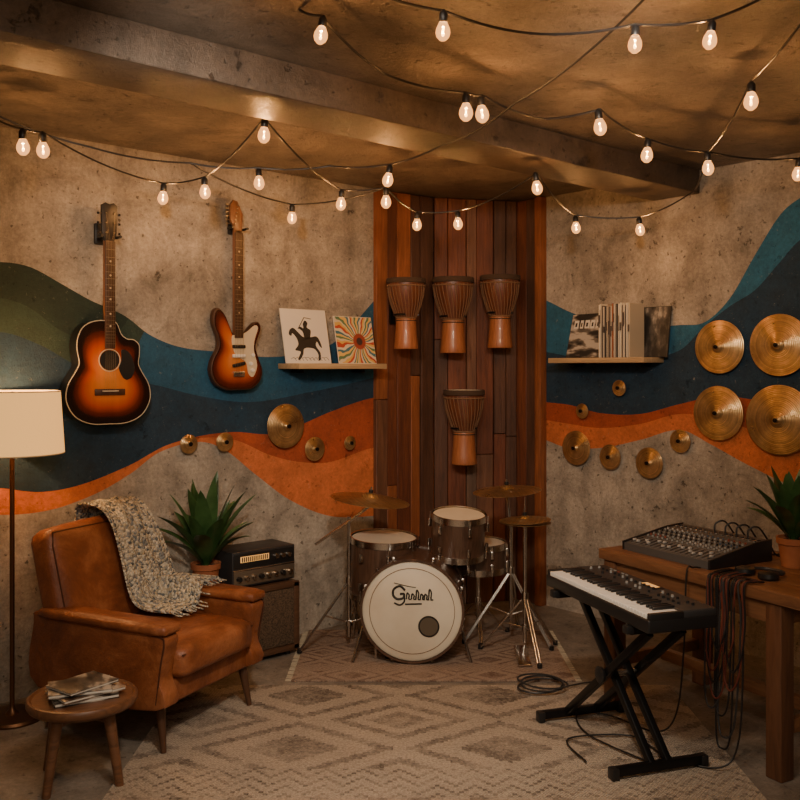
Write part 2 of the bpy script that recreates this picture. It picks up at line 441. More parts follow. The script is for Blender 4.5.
# ---------------------------------------------------------------- lights on strings
bul={23:(146,.85),43:(149,.85),163:(197,.8),205:(191,.8),259:(182,.85),264:(134,.92),292:(217,.78),341:(203,.8),386:(201,.8),388:(179,.85),
417:(224,.76),458:(223,.76),321:(34,.95),443:(30,.92),466:(111,.9),482:(113,.92),537:(187,.82),576:(227,.76),600:(126,.92),635:(43,.92),640:(229,.74),
647:(154,.88),710:(39,.92),708:(167,.86),751:(100,.92),798:(173,.86)}
def up(px,py,zo):
    d=F*zo/(368-py); return S((px-400)/F*d,d,EYE+zo)
b=B('string_lights')
pos={}; glows=[]
for px,(py,zo) in bul.items():
    k=.70 if py<60 else .86
    p=up(px,py,zo); top=p+Vector((0,0,.075*k)); pos[px]=top; glows.append(p.copy())
    T=Matrix.Translation(p)@Matrix.Rotation(random.uniform(-.14,.14),4,'X')@Matrix.Rotation(random.uniform(-.14,.14),4,'Y')@Matrix.Scale(k,4)
    b.lathe([(0,-.042),(.012,-.04),(.024,-.028),(.029,-.012),(.027,.004),(.019,.022),(.012,.036)],M_bulb,T,16)
    b.lathe([(0,-.026),(.005,-.022),(.0065,-.014),(.004,-.012),(.004,.010),(.006,.012),(0,.018)],M_fil,T,8)
    b.lathe([(0,.03),(.015,.03),(.017,.036),(.017,.062),(.012,.07),(.006,.078),(0,.078)],M_blk,T,14)
def hook(px,py): return up(px,py,1.075)
strings=[[hook(-25,105),(23),(43),(163),(205),(264),(341),(386)],
 [hook(-25,105),up(90,147,.95),up(190,163,.93),259,up(330,166,.93),388,up(440,146,.95),up(515,103,.97),hook(655,-12)],
 [up(190,163,.93),292,386,417,458,537,576,640,up(695,190,.86),708,751,hook(830,-20)],
 [hook(370,-10),443,up(540,34,.98),635,710,hook(790,-18)],
 [hook(300,10),321,up(385,74,.95),466,482,up(545,119,.97),600,647,708,798,hook(880,150)]]
for st in strings:
    pts=[pos[q] if isinstance(q,int) else q for q in st]; fine=[]
    for p,q in zip(pts,pts[1:]):
        L=(q-p).length; n=8
        for k in range(n):
            t=k/n; v=p.lerp(q,t); v.z-=4*t*(1-t)*L*.035; fine.append(v)
    fine.append(pts[-1]); b.tube(fine,.0042,M_blk,6)
sl_=b.done()
for p in glows:
    o=light('bulb_glow','POINT',p,9.0,(1,.53,.22),.007); o.parent=sl_
# ---------------------------------------------------------------- guitars
def guitar(name,pl,px,py,acoustic):
    M=pl.M(px,py,.02)       # bottom centre of body
    b=B(name,M)
    if acoustic:
        ol=[(0,0),(.09,.004),(.165,.04),(.205,.11),(.200,.18),(.163,.245),(.145,.285),(.15,.33),(.148,.375),(.122,.398),(.088,.402),(.058,.425),(.035,.475),(0,.485),
            (-.07,.482),(-.125,.455),(-.153,.40),(-.155,.345),(-.145,.285),(-.163,.245),(-.200,.18),(-.205,.11),(-.165,.04),(-.09,.004)]
        ol=[(p.x,p.y) for p in catmull([(x,y,0) for x,y in ol],5,True)]
        d=.095; b.prism(ol,0,d,M_blk,.004)
        b.burst([(x*.985,.24+(y-.24)*.985) for x,y in ol],(0,.20),d+.0012,[(1,(.010,.005,.004)),(.88,(.014,.006,.004)),(.76,(.12,.018,.005)),(.62,(.42,.065,.012)),(.42,(.64,.17,.03)),(.12,(.70,.25,.05))])
        b.tube([(x,y,d-.001) for x,y in ol],.0022,M_cream,6,True)
        zt=d+.002; b.lathe([(0,zt),(.048,zt+.0006)],M_blk,Matrix.Translation((0,.30,0)),32)
        b.tube([(.052*math.cos(a),.30+.052*math.sin(a),zt) for a in [i*math.pi/16 for i in range(32)]],.0022,M_cream,6,True)
        pg=catmull([(.045,.26,0),(.075,.21,0),(.11,.22,0),(.125,.27,0),(.10,.335,0),(.06,.35,0),(.058,.30,0)],4,True)
        b.prism([(p.x,p.y) for p in pg],zt-.001,zt+.002,M_blk,0)
        b.box((0,.15,zt+.004),(.15,.03,.01),M_fret); b.box((0,.155,zt+.011),(.08,.005,.006),M_cream,bev=.001)
        n0,n1,hd=.355,.86,1.05; hs=[(-.024,n1),(-.036,.90),(-.038,1.03),(-.02,1.042),(0,1.035),(.02,1.042),(.038,1.03),(.036,.90),(.024,n1)]; hm=M_blk; zf=zt; hz=.07; br=.155
        nk0,nk1=.47,.87
    else:
        ol=[(0,0),(.085,.006),(.14,.05),(.152,.11),(.125,.18),(.11,.235),(.128,.29),(.143,.335),(.125,.365),(.09,.35),(.05,.305),(.03,.30),(-.03,.30),(-.05,.33),(-.08,.395),(-.115,.43),(-.143,.41),(-.147,.35),(-.12,.28),(-.118,.225),(-.152,.16),(-.163,.10),(-.135,.035),(-.07,.002)]
        ol=[(p.x,p.y) for p in catmull([(x,y,0) for x,y in ol],5,True)]
        d=.042; b.prism(ol,0,d,M_fret,.008)
        b.burst([(x*.96,.18+(y-.18)*.96) for x,y in ol],(0,.18),d+.0012,[(1,(.030,.009,.005)),(.86,(.09,.014,.005)),(.72,(.30,.05,.012)),(.5,(.52,.13,.03)),(.2,(.64,.24,.06))])
        zt=d+.002
        pg=catmull([(.032,.30,0),(.06,.315,0),(.10,.345,0),(.12,.33,0),(.10,.27,0),(.095,.21,0),(.115,.13,0),(.09,.07,0),(.06,.09,0),(.05,.14,0),(.02,.165,0),(-.01,.18,0),(-.03,.21,0),(-.04,.25,0),(-.035,.29,0),(0,.285,0)],3,True)
        b.prism([(p.x,p.y) for p in pg],zt-.001,zt+.002,M_cream,0)
        for y in (.135,.18,.23): b.box((0,y,zt+.006),(.078,.018,.012),M_blk if y!=.18 else M_white,rot=(0,0,12 if y<.15 else 0))
        b.box((0,.085,zt+.005),(.07,.03,.012),M_chrome)
        for x,y in ((.075,.14),(.085,.105),(.088,.185)): b.lathe([(0,.012),(.009,.012),(.011,0)],M_white,Matrix.Translation((x,y,zt)),14)
        n0,n1,hd=.275,.83,1.0; hs=[(-.021,n1),(-.026,.86),(-.046,.89),(-.048,.97),(-.03,1.0),(-.005,.995),(.028,.93),(.022,.86),(.021,n1)]; hm=M_neck; zf=zt; hz=.03; br=.085
        nk0,nk1=.29,.85
    # neck
    b.box((0,(nk0+nk1)/2,zf-.012),(.05,nk1-nk0,.024),M_neck,bev=.008,seg=3)
    b.box((0,(n0+n1)/2,zf+.004),(.05,n1-n0,.008),M_fret,bev=.002)
    for k in range(20):
        y=n1-(n1-br)*(1-2**(-(k+1)/12))
        if y>n0: b.box((0,y,zf+.009),(.046,.0016,.001),M_string,bev=0)
    for k in (3,5,7,9,12,15):
        y=n1-(n1-br)*(1-2**(-(k-.5)/12)); b.lathe([(0,.0012),(.005,0)],M_cream,Matrix.Translation((0,y,zf+.008)),10)
    b.prism(hs,zf-.018,zf+.0,hm,.002)
    for k in range(6):
        if acoustic: sx=-1 if k<3 else 1; y=.90+.045*(k%3); x0=.028*sx; x1=.052*sx
        else: sx=-1; y=.875+.02*k; x0=-.03; x1=-.066
        xp=x0*.7 if acoustic else -.025+.004*k
        b.cyl((x0,y,zf-.01),(x1,y,zf-.01),.003,m=M_string,n=8); b.box((x1,y,zf-.01),(.012,.012,.008),M_string if not acoustic else M_blkm,bev=.003)
        b.cyl((xp,y,zf-.001),(xp,y,zf+.01),.003,m=M_string,n=8)
        xx=(k-2.5)*.0075
        b.tube([((k-2.5)*.010,br,zf+.013),(xx,n1,zf+.012),(xp,y,zf+.006)],.0006,M_string,5)
    # wall hanger
    yh=n1+.035
    b.box((0,yh+.01,-.008),(.06,.10,.024),M_blk,bev=.006); b.cyl((0,yh-.01,0),(0,yh-.01,zf-.022),.009,m=M_blkm)
    b.tube([(-.045,yh-.012,zf+.02),(-.046,yh-.012,zf-.028),(.046,yh-.012,zf-.028),(.045,yh-.012,zf+.02)],.007,M_blk,10)
    return b.done()
guitar('acoustic_guitar',LW,101,423,True)
guitar('electric_guitar',LW,234,390,False)
# ---------------------------------------------------------------- cymbals on the walls
def cymprof(r,hh=.10):
    bell=r*.22
    return [(0,r*.19),(bell*.5,r*.175),(bell*.85,r*.13),(bell,r*hh),(bell*1.12,r*hh*.93),(r*.5,r*hh*.72),(r*.8,r*.035),(r*.97,r*.004),(r,0),(r,-.0015),(r*.8,r*.035-.002),(bell,r*hh-.003),(0,r*.12)]
for pl,lst in ((RW,[(719,347,26.5),(779,345,31),(718,413,27),(779,420,35),(576,448,17),(610,457,12.5),(649,463,15.5),(680,441,11.5),(582,411,7.5),(619,388,8)]),
               (LW,[(286,426,22),(315,449,12),(225,442,9.5),(189,444,9.5),(350,443,7)])):
    for px,py,r in lst:
        M=pl.M(px,py,.03); rr=r*pl.sc(px,py)
        b=B('wall_cymbal',M); b.lathe(cymprof(rr),M_brass,None,48)
        b.lathe([(.006,-.03),(.006,rr*.2+.004),(.011,rr*.2+.005),(.011,rr*.2+.012),(0,rr*.2+.015)],M_blkm,None,12); b.done()
# ---------------------------------------------------------------- djembes
def djembe(pl,px,py_top,py_bot,k=1):
    p=pl.pt(px,py_bot,.165); hh=(pl.pt(px,py_top,.165).z-p.z)
    M=pl.F(p); b=B('djembe_drum',M); s=hh
    Y=Matrix.Rotation(-math.pi/2,4,'X')    # local z -> up (local y)
    q=lambda l:[(r*s,z*s) for r,z in l]
    b.lathe(q([(0,.965),(.245,.97),(.262,.985),(.27,.975)]),M_head,Y)
    b.lathe(q([(.272,.99),(.280,.97),(.278,.93),(.266,.925)]),M_rope,Y)
    b.lathe(q([(.262,.96),(.258,.85),(.24,.74),(.205,.62),(.165,.52),(.14,.455),(.132,.43)]),M_dj1,Y)
    b.lathe(q([(.134,.44),(.145,.41),(.142,.38),(.15,.25),(.162,.1),(.172,.02),(.165,0),(.13,0),(.12,.1),(0,.12)]),M_dj2,Y)
    for z,r,t in ((.93,.268,.012),(.88,.266,.010),(.435,.140,.012),(.40,.146,.008)):
        b.tube([Y@Vector((r*s*math.cos(a),r*s*math.sin(a),z*s)) for a in [i*math.pi/16 for i in range(32)]],t*s,M_rope2 if z in (.88,.435) else M_rope,6,True)
    n=14
    for i in range(n):
        for dd in (0,1):
            a=2*math.pi*(i+.5*dd)/n; a2=2*math.pi*(i+.5)/n if not dd else 2*math.pi*(i+1)/n
            pr=[(.268,.9),(.246,.74),(.21,.61),(.15,.45)]
            b.tube([Y@Vector((r*s*math.cos(a+(a2-a)*t),r*s*math.sin(a+(a2-a)*t),z*s)) for (r,z),t in zip(pr,(0,.35,.65,1))],.006*s,M_rope2,5)
    # wall bracket
    b.box((0,.50*s,-.125),(.04,.12,.016),M_blkm); b.cyl((0,.50*s,-.12),(0,.50*s,-.16*s),.008,m=M_blkm)
    b.tube([(.17*s*math.cos(a),.48*s,.17*s*math.sin(a)) for a in [R(-90)+i*math.pi/12 for i in range(-9,10)]],.006,M_blkm,6)
    b.done()
djembe(LW,406,278,349)
djembe(CH,453,277,353)
djembe(CH,500,275,348)
djembe(CH,464,389,464)
# ---------------------------------------------------------------- shelves and records
def shelf_between(pl,pxa,pxb,py,offa=.2,offb=.2,off=.2,th=.03):
    z=pl.pt((pxa+pxb)/2,py,off).z
    sa=(pl.pt(pxa,py,offa)-pl.O).dot(pl.u); sb=(pl.pt(pxb,py,offb)-pl.O).dot(pl.u); L=sb-sa
    mid=pl.O+pl.u*((sa+sb)/2); mid.z=z
    b=B('wall_shelf',pl.F(mid)); b.box((0,-th/2,off/2),(L,th,off),M_shelf,bev=.003)
    for x in (-L*.35,L*.35): b.box((x,-th-.012,.05),(.03,.022,.09),M_blkm)
    b.done(); return mid,L
midL,LL=shelf_between(LW,278,387,363.5,0,.2)
midR,LR=shelf_between(RW,548,664,357.5,.2,0)
def along(pl,mid,px,off): return (pl.pt(px,360,off)-mid).dot(pl.u)
def sleeve(b,x,z,w,tilt,m,mspine=M_paper,rz=0):
    T=Matrix.Translation((x,.0,z))@Matrix.Rotation(R(rz),4,'Y')@Matrix.Rotation(R(-tilt),4,'X')
    b.box((0,w/2,0),(w,w,.006),mspine,bev=.001,M=T); b.raw([(-w/2+.002,.003,.0035),(w/2-.002,.003,.0035),(w/2-.002,w-.003,.0035),(-w/2+.002,w-.003,.0035)],[(0,1,2,3)],m,T,False)
    return T
xs1=along(LW,midL,308,.09); xs2=along(LW,midL,357,.09)
g=G('cover_sun'); cen=g.n('VectorMath',{0:g.tc,1:(xs2+.03,.13,0)},operation='SUBTRACT')
sp=g.n('SeparateXYZ',{0:cen}).node
ang=g.math('ARCTAN2',sp.outputs[1],sp.outputs[0]); fr=g.math('FRACT',g.math('ADD',g.math('MULTIPLY',ang,1.43),g.math('MULTIPLY',g.noise(9,2),.9)))
col=g.ramp(fr,[(0,(.65,.42,.10)),(.16,(.45,.06,.035)),(.3,(.66,.60,.46)),(.46,(.05,.17,.24)),(.6,(.70,.48,.14)),(.74,(.10,.20,.10)),(.88,(.62,.55,.42))],'CONSTANT')
le=g.n('VectorMath',{0:g.n('VectorMath',{0:cen,1:(1,1,0)},operation='MULTIPLY')},out=1,operation='LENGTH')
col=g.mix(g.ramp(le,[(.045,1.0),(.048,0.0)]),col,(.30,.05,.03)); col=g.mix(g.ramp(le,[(.022,1.0),(.024,0.0)]),col,(.05,.03,.03)); g.B(Base_Color=col,Roughness=.5); M_sun=g.m
M_ink=mat('ink',(.02,.018,.016),rough=.6)
b=B('record_sleeve',LW.F(midL))
T=sleeve(b,xs1,.10,.31,12,M_paper)
def blob(pts,T,m,z=.0045):
    c=catmull([(x,y,z) for x,y in pts],4,True); b.prism([(p.x,p.y) for p in c],z-.0005,z,m,0,M=T)
# ink drawing: rider on horse
blob([(-.085,.075),(-.06,.105),(-.065,.14),(-.09,.17),(-.10,.155),(-.115,.165),(-.105,.19),(-.08,.20),(-.05,.175),(-.02,.15),(.03,.15),(.07,.155),(.09,.13),(.10,.09),(.085,.10),(.07,.125),(.06,.10),(.085,.06),(.08,.02),(.066,.02),(.068,.055),(.04,.085),(-.02,.085),(-.035,.05),(-.06,.02),(-.072,.025),(-.05,.065)],T,M_ink)
blob([(-.01,.14),(-.02,.18),(-.045,.20),(-.03,.208),(-.012,.20),(-.012,.225),(.004,.245),(.02,.23),(.012,.205),(.035,.19),(.03,.16),(.02,.14)],T,M_ink)
b.tube([T@Vector((-.05,.195,.005)),T@Vector((.0,.262,.005)),T@Vector((.045,.255,.005))],.002,M_ink,4)
for k in range(10): 
    x=-.12+k*.025; b.tube([T@Vector((x,.02+random.random()*.02,.004)),T@Vector((x+.02,.035,.004)),T@Vector((x+.035,.015,.004))],.0013,M_ink,4)
b.done()
b=B('record_sleeve',LW.F(midL)); T=sleeve(b,xs2,.10,.28,12,M_sun); b.done()
# records on the right shelf
g=G('cover_dark'); st=g.ramp(g.noise(7,3,.5,g.mapp((1,3,1))),[(.42,(.03,.028,.027)),(.5,(.16,.14,.12)),(.56,(.5,.46,.4))]); g.B(Base_Color=st,Roughness=.45); M_cdark=g.m
g=G('cover_photo'); st=g.ramp(g.noise(10,4,.5,g.mapp((2,1,1))),[(.4,(.02,.02,.02)),(.56,(.10,.09,.08)),(.66,(.40,.36,.31))]); g.B(Base_Color=st,Roughness=.45); M_cphoto=g.m
spcols=[mat('spine_%d'%i,c,rough=.6) for i,c in enumerate([(.66,.60,.48),(.50,.42,.31),(.10,.08,.07),(.60,.55,.46),(.28,.10,.05),(.72,.67,.56),(.06,.055,.05),(.42,.33,.24),(.55,.49,.40)])]
b=B('vinyl_record_collection',RW.F(midR))
xc1=along(RW,midR,581,.16); xa=along(RW,midR,598,.2); xb_=along(RW,midR,629,.2); xc2=along(RW,midR,668,.05)-.145
T1=sleeve(b,xc1,.145,.27,14,M_cdark,M_blk,-6)
x=xa; k=0; seq=[5,0,2,8,3,6,5,7,0,2,3,4,5,8,6,1]
while x<xb_:
    w=random.uniform(.006,.012); h=.305+random.uniform(-.016,.004)
    ci=seq[k%len(seq)]; k+=1
    if x+w>=xb_: ci=1
    b.box((x+w/2,h/2,.128+random.uniform(-.008,.004)),(w-.0018,h,.14),spcols[ci],bev=.0012,seg=1)
    if ci not in (2,6): b.box((x+w/2,h*random.uniform(.5,.8),.1985),(w-.004,h*random.uniform(.1,.3),.006),spcols[2],bev=0)
    x+=w
sleeve(b,xc2,.053,.29,8,M_cphoto,M_blk)
for k,(w) in enumerate((.034,.022,.034,.03,.03)):
    b.box((-.09+k*.043,.205,.005),(w,.05,.002),M_paper,bev=0,M=T1); b.box((-.09+k*.043,.202,.0062),(w*.4,.024,.002),M_ink,bev=0,M=T1)
b.done()
# ---------------------------------------------------------------- floor lamp
M=SM(-1.66,3.98); b=B('floor_lamp',M)
b.lathe([(0,0),(.13,0),(.132,.008),(.125,.018),(.03,.024),(.014,.04),(.010,.06),(.010,1.2),(0,1.2)],M_gold,None,40)
b.lathe([(.213,1.135),(.196,1.40)],M_shade,None,48); b.lathe([(.210,1.136),(.193,1.399)],M_shade,None,48)
for r,z in ((.2115,1.135),(.1945,1.40)): b.tube([(r*math.cos(a),r*math.sin(a),z) for a in [i*math.pi/24 for i in range(48)]],.003,M_cream,6,True)
b.lathe([(0,1.2),(.018,1.2),(.018,1.235),(0,1.235)],M_gold,None,16)
b.lathe([(0,1.235),(.02,1.25),(.032,1.28),(.025,1.31),(0,1.325)],M_glow,None,20)
for k in range(3):
    a=k*2.094; b.tube([(0,0,1.385),(.194*math.cos(a),.194*math.sin(a),1.385)],.002,M_gold,6)
b.tube([(0,0,1.325),(0,0,1.40)],.003,M_gold,6)
b.done()
light('floor_lamp_glow','POINT',S(-1.66,3.98,1.36),15,(1,.54,.22),.03)
# ---------------------------------------------------------------- armchair
M=SM(-1.061,3.99,.009,64.1); b=B('leather_armchair',M)
b.box((0,.01,.225),(.60,.64,.10),M_leather,bev=.015,seg=3)
b.cushion((.49,.58,.13),M_leather,Matrix.Translation((0,-.07,.335)),.04,.018)
b.tube(catmull([(.235,-.352,.37),(-.235,-.352,.37)],1),.004,M_seam,6)
MB=Matrix.Translation((0,.275,.55))@Matrix.Rotation(R(-15),4,'X')
b.cushion((.63,.14,.54),M_leather,MB,.045,.016)
for sx in (-1,1): b.tube([MB@Vector((sx*.297,-.058,z)) for z in (-.2,-.1,0,.1,.2)]+[MB@Vector((sx*.285,-.058,.252))],.004,M_seam,6)
b.tube([MB@Vector((-.285,-.058,.252)),MB@Vector((.285,-.058,.252))],.004,M_seam,6)
for sx in (-1,1):
    pr=catmull([(-.30,.175,0),(-.315,.30,0),(-.335,.40,0),(-.345,.445,0),(-.32,.47,0),(-.27,.475,0),(0,.475,0),(.22,.485,0),(.325,.49,0),(.345,.44,0),(.32,.175,0)],5,True)
    A=Matrix(((0,0,1,0),(1,0,0,0),(0,1,0,0),(0,0,0,1)))
    x0=.245 if sx>0 else -.335
    b.prism([(p.x,p.y) for p in pr],x0,x0+.09,M_leather,.012,M=A)
    b.tube(catmull([(x0+(.088 if sx>0 else .002),p[0],p[1]) for p in ((-.303,.2),(-.325,.35),(-.342,.44),(-.31,.462),(-.1,.468),(.25,.478))],4),.0035,M_seam,6)
    b.cushion((.115,.66,.045),M_leather,Matrix.Translation((x0+.045,-.02,.485)),.02,.006)
    for y,dy in ((-.27,-.03),(.27,.04)):
        b.cyl((sx*.27,y,.18),(sx*.285,y+dy,.0),.021,.011,M_cleg,16)
chair=b.done()
b=B('knit_throw_blanket',M)
path=catmull([(0,.385,.52),(0,.425,.65),(0,.455,.775),(0,.435,.845),(0,.365,.866),(0,.285,.848),(0,.235,.79),(0,.202,.70),(0,.165,.58),(0,.13,.48),(0,.08,.437),(0,-.0,.43),(0,-.09,.432)],6)
def bl(u,v):
    k=u*(len(path)-1); i=min(int(k),len(path)-2); p=path[i].lerp(path[i+1],k-i)
    w=.24+.09*u; x0=-.01+.01*u+.02*math.sin(u*9)
    x=x0+w*v+.012*math.sin(u*14+v*5)
    fold=.011*math.sin(v*19+u*4)+.006*math.sin(v*37+1)
    yy=p.y-fold*(1 if u>.35 else -1)*.6; zz=p.z+abs(fold)*.8
    if u>.6:
        s_=min(1,max(0,(x-.19)/.04)); zz=zz*(1-s_)+max(zz,.528+.004*math.sin(v*30))*s_
    return Vector((x,yy-.006,zz+.006))
b.sheet(bl,80,40,M_knit,.010)
for k in range(24):
    p=bl(1,k/23); b.tube([p,p+Vector((0,-.02,-.004)),p+Vector((random.uniform(-.01,.01),-.045,-.006))],.003,M_knit,5)
b.done(60)
# ---------------------------------------------------------------- stool and magazines
M=SM(-1.16,3.40,0,20); b=B('round_side_stool',M)
b.lathe([(0,.268),(.175,.268),(.188,.274),(.195,.285),(.195,.30),(.19,.307),(.183,.309),(.175,.302),(0,.302)],M_stool,None,56)
for k in range(4):
    a=R(45+90*k); b.cyl((.12*math.cos(a),.12*math.sin(a),.27),(.175*math.cos(a),.175*math.sin(a),0),.022,.015,M_stool,14)
for k in (0,1):
    a=R(45+90*k); b.cyl((.14*math.cos(a),.14*math.sin(a),.235),(-.14*math.cos(a),-.14*math.sin(a),.235),.012,m=M_stool,n=10)
b.done()
g=G('magazine_cover'); g.B(Base_Color=g.ramp(g.noise(14,3),[(.35,(.04,.03,.025)),(.5,(.16,.09,.055)),(.66,(.45,.38,.30))]),Roughness=.3); M_mag=g.m
b=B('magazine_stack',SM(-1.16,3.40,.3025,30)); z=0
for k,(w,d,th,rz,dx,mm) in enumerate([(.22,.17,.014,0,0,M_cdark),(.23,.165,.012,14,.01,M_mag),(.215,.16,.014,-9,-.01,M_cphoto),(.20,.15,.010,24,.0,M_cphoto)]):
    b.box((dx,0,z+th/2),(w,d,th*.6),M_paper,rot=(0,0,rz),bev=.001); b.box((dx,0,z+th-.001),(w+.004,d+.004,.002),mm,rot=(0,0,rz),bev=.0005); b.box((dx,0,z+.001),(w+.004,d+.004,.002),mm,rot=(0,0,rz),bev=.0005); z+=th
b.done()
# ---------------------------------------------------------------- speaker cabinet, amp, plants
b=B('speaker_cabinet',Matrix.Translation((-2.05,-.155,0)))
b.box((0,0,.205),(.62,.25,.355),M_cab,bev=.01); b.box((.0,-.127,.205),(.55,.008,.29),M_grille,bev=.003)
for x in (-.29,.29): b.box((x,-.128,.205),(.035,.012,.35),M_cab,bev=.003)
for z in (.04,.37): b.box((0,-.128,z),(.61,.012,.03),M_cab,bev=.003)
for x in (-.26,.26):
    for y in (-.09,.09): b.cyl((x,y,0),(x,y,.03),.018,m=M_blk)
b.done()
b=B('stereo_amplifier',Matrix.Translation((-1.94,-.15,.3832)))
b.box((0,0,.098),(.38,.21,.18),M_dark,bev=.006)
b.box((0,-.106,.140),(.365,.006,.074),M_blk,bev=.002); b.box((0,-.106,.053),(.365,.006,.072),mat('amp_panel',(.24,.19,.14),rough=.35,metal=.7),bev=.002)
for k in range(8): 
    x=-.155+k*.044; b.cyl((x,-.108,.053),(x,-.128,.053),.014,.012,M_chrome if k%3 else M_blk,14)
b.box((-.06,-.110,.148),(.17,.003,.03),M_led,bev=.001)
for k in range(14): b.box((-.135+k*.0115,-.112,.148),(.006,.002,.024),M_blk,bev=0)
for k in range(3): b.cyl((.07+k*.038,-.108,.142),(.07+k*.038,-.125,.142),.014,.012,M_chrome,14)
for x in (-.15,.15):
    for y in (-.08,.08): b.cyl((x,y,0),(x,y,.01),.014,m=M_blk)
b.tube([(-.185,-.1,.185),(.185,-.1,.185)],.003,M_chrome,6)
b.tube([(-.185,-.108,.095),(.185,-.108,.095)],.003,M_chrome,6)
b.done()
def plant(name,M,n,L,wd,pr=.07,ph=.13,seed=1,squash=1.0):
    random.seed(seed); b=B(name,M)
    b.lathe([(0,0),(pr*.72,0),(pr*.76,.006),(pr*.95,ph*.78),(pr*1.06,ph*.8),(pr*1.08,ph),(pr*.97,ph),(pr*.93,ph*.88),(0,ph*.88)],M_pot,None,32)
    b.lathe([(0,ph*.9),(pr*.92,ph*.885)],M_soil,None,24)
    for i in range(n):
        a=i*2.399+random.uniform(-.2,.2); k=i/n; lean=.12+.95*k; ln=L*random.uniform(.8,1.05)*(1-.25*k); w=wd*random.uniform(.85,1.15)
        d=Vector((math.cos(a),math.sin(a),0)); sd=Vector((-math.sin(a),math.cos(a),0))
        pts=[];p=d*.012+Vector((0,0,ph*.85)); an=lean*.55
        N=14
        for j in range(N+1):
            pts.append(p.copy()); an+=lean*.9/N; p=p+(d*math.sin(an)+Vector((0,0,1))*math.cos(an))*(ln/N)
        def lf(u,v,pts=pts,sd=sd,w=w,d=d):
            kk=u*N; ii=min(int(kk),N-1); c=pts[ii].lerp(pts[ii+1],kk-ii)
            ww=w*(math.sin(math.pi*min(1,max(0,(u-.12)/.88))**.85)**.8 if u>.12 else .0)+.004*(1-u)
            x=(v-.5)*2
            q=c+sd*(x*ww)+Vector((0,0,1))*(abs(x)**1.3*ww*.35)
            if q.y>0: q.y*=squash
            return q
        b.sheet(lf,14,6,M_leaf,.0)
    return b.done(60)
plant('potted_plant',Matrix.Translation((-2.225,-.16,.3832)),26,.48,.040,.07,.14,3,.40)
# ---------------------------------------------------------------- rugs
b=B('area_rug',SM(.12,3.35,.0)); b.box((0,0,.0045),(2.3,2.06,.008),M_rug,bev=.003); b.done()
b=B('drum_rug',SM(.16,4.87,.0)); b.box((0,0,.005),(1.36,.86,.01),M_drug,bev=.004)
for sx in (-1,1):
    for k in range(42):
        y=-.42+k*.0205; b.tube([(sx*.68,y,.004),(sx*.71,y+random.uniform(-.006,.006),.003)],.002,M_cream,4)
b.done()
# ---------------------------------------------------------------- drum kit
KIT=SM(.12,4.95,.0105); b=B('drum_kit',KIT)
def loc(px,py,d):       # measured point at depth d in kit coordinates
    w=S((px-400)/F*d,d,EYE-(py-368)/F*d); return KIT.inverted()@w
def drum(c,axis,r,dep,lugs,mh=M_head):
    q=Vector(axis).to_track_quat('Z','Y').to_matrix().to_4x4(); T=Matrix.Translation(c)@q
    b.lathe([(r,-dep/2),(r,dep/2)],M_dshell,T,48)
    for e in (-1,1):
        z=e*dep/2; b.lathe([(0,z+e*.004),(r*.95,z+e*.004),(r*.99,z-e*.002)],mh,T,48)
        b.lathe([(r*.985,z+e*.012),(r*1.03,z+e*.012),(r*1.03,z-e*.022),(r*1.0,z-e*.022)],M_chrome if r<.22 else M_dshell,T,48)
    for k in range(lugs):
        a=2*math.pi*(k+.5)/lugs; u=Vector((math.cos(a),math.sin(a),0))
        for e in (-1,1):
            p=u*(r+.012); b.box((p.x,p.y,e*dep*.25),(.018,.018,.045),M_chrome,bev=.004,M=T)
            b.tube([T@Vector((p.x,p.y,e*dep*.25)),T@Vector((p.x,p.y,e*(dep/2+.008)))],.0035,M_chrome,6)
    return T
# bass drum
bc=loc(412,615,4.68); ax=Vector((-.10,-1,0)).normalized(); dep=.36; r=.255
T=drum((bc.x-ax.x*dep/2,bc.y-ax.y*dep/2,r+.012),ax,r,dep,8)
zt=dep/2+.006
def fl(x,y): # x right, y up on the front head
    inv=T.inverted().to_3x3(); rt=(inv@Vector((1,0,0)));rt.z=0;rt.normalize(); u=inv@Vector((0,0,1)); return rt*x+u*y+Vector((0,0,zt))
circ=lambda cx,cy,rr,n=32:[T@fl(cx+rr*math.cos(2*math.pi*k/n),cy+rr*math.sin(2*math.pi*k/n)) for k in range(n)]
cp=circ(.085,-.075,.05); b.raw(cp,[tuple(range(32))],mat('port_dark',(.10,.075,.05),rough=.8)); b.tube(cp,.004,M_blk,6,True)
b.tube(circ(0,0,.215,48),.0015,M_rope2,5,True)
def scr(pts,r=.0035): b.tube([T@fl(x,y) for x,y in [(p.x,p.y) for p in catmull([(x,y,0) for x,y in pts],6)]],r,M_ink,6)
scr([(-.035,.105),(-.06,.125),(-.09,.11),(-.095,.08),(-.075,.06),(-.045,.065),(-.04,.085),(-.06,.085)],.006)
scr([(-.04,.085),(-.038,.05),(-.06,.03),(-.09,.04)],.0045)
for k,(x,hh) in enumerate([(-.02,.03),(.005,.026),(.028,.045),(.05,.026),(.07,.026),(.092,.05)]):
    scr([(x-.008,.06),(x-.004,.06+hh),(x+.006,.06+hh*.7),(x+.004,.062),(x+.016,.06)],.004)
scr([(-.09,.14),(-.02,.125),(.02,.12)],.002)
b.raw([T@fl(x,y) for x,y in ((-.035,.03),(.05,.034),(.05,.042),(-.035,.038))],[(0,1,2,3)],M_ink)
for sx in (-1,1): b.tube([(bc.x+sx*.235,bc.y+.12,.22),(bc.x+sx*.30,bc.y+.02,.0)],.008,M_chrome,8)
# rack tom
c=loc(459,515,4.95); th=.215; ax=Vector((.04,-.12,1)).normalized(); drum(c-ax*th/2,ax,.143,th,6)
b.tube([c+Vector((-.02,.02,-th)),c+Vector((-.03,.03,-.3)),(bc.x+.03,bc.y+.2,.5)],.012,M_chrome,10)
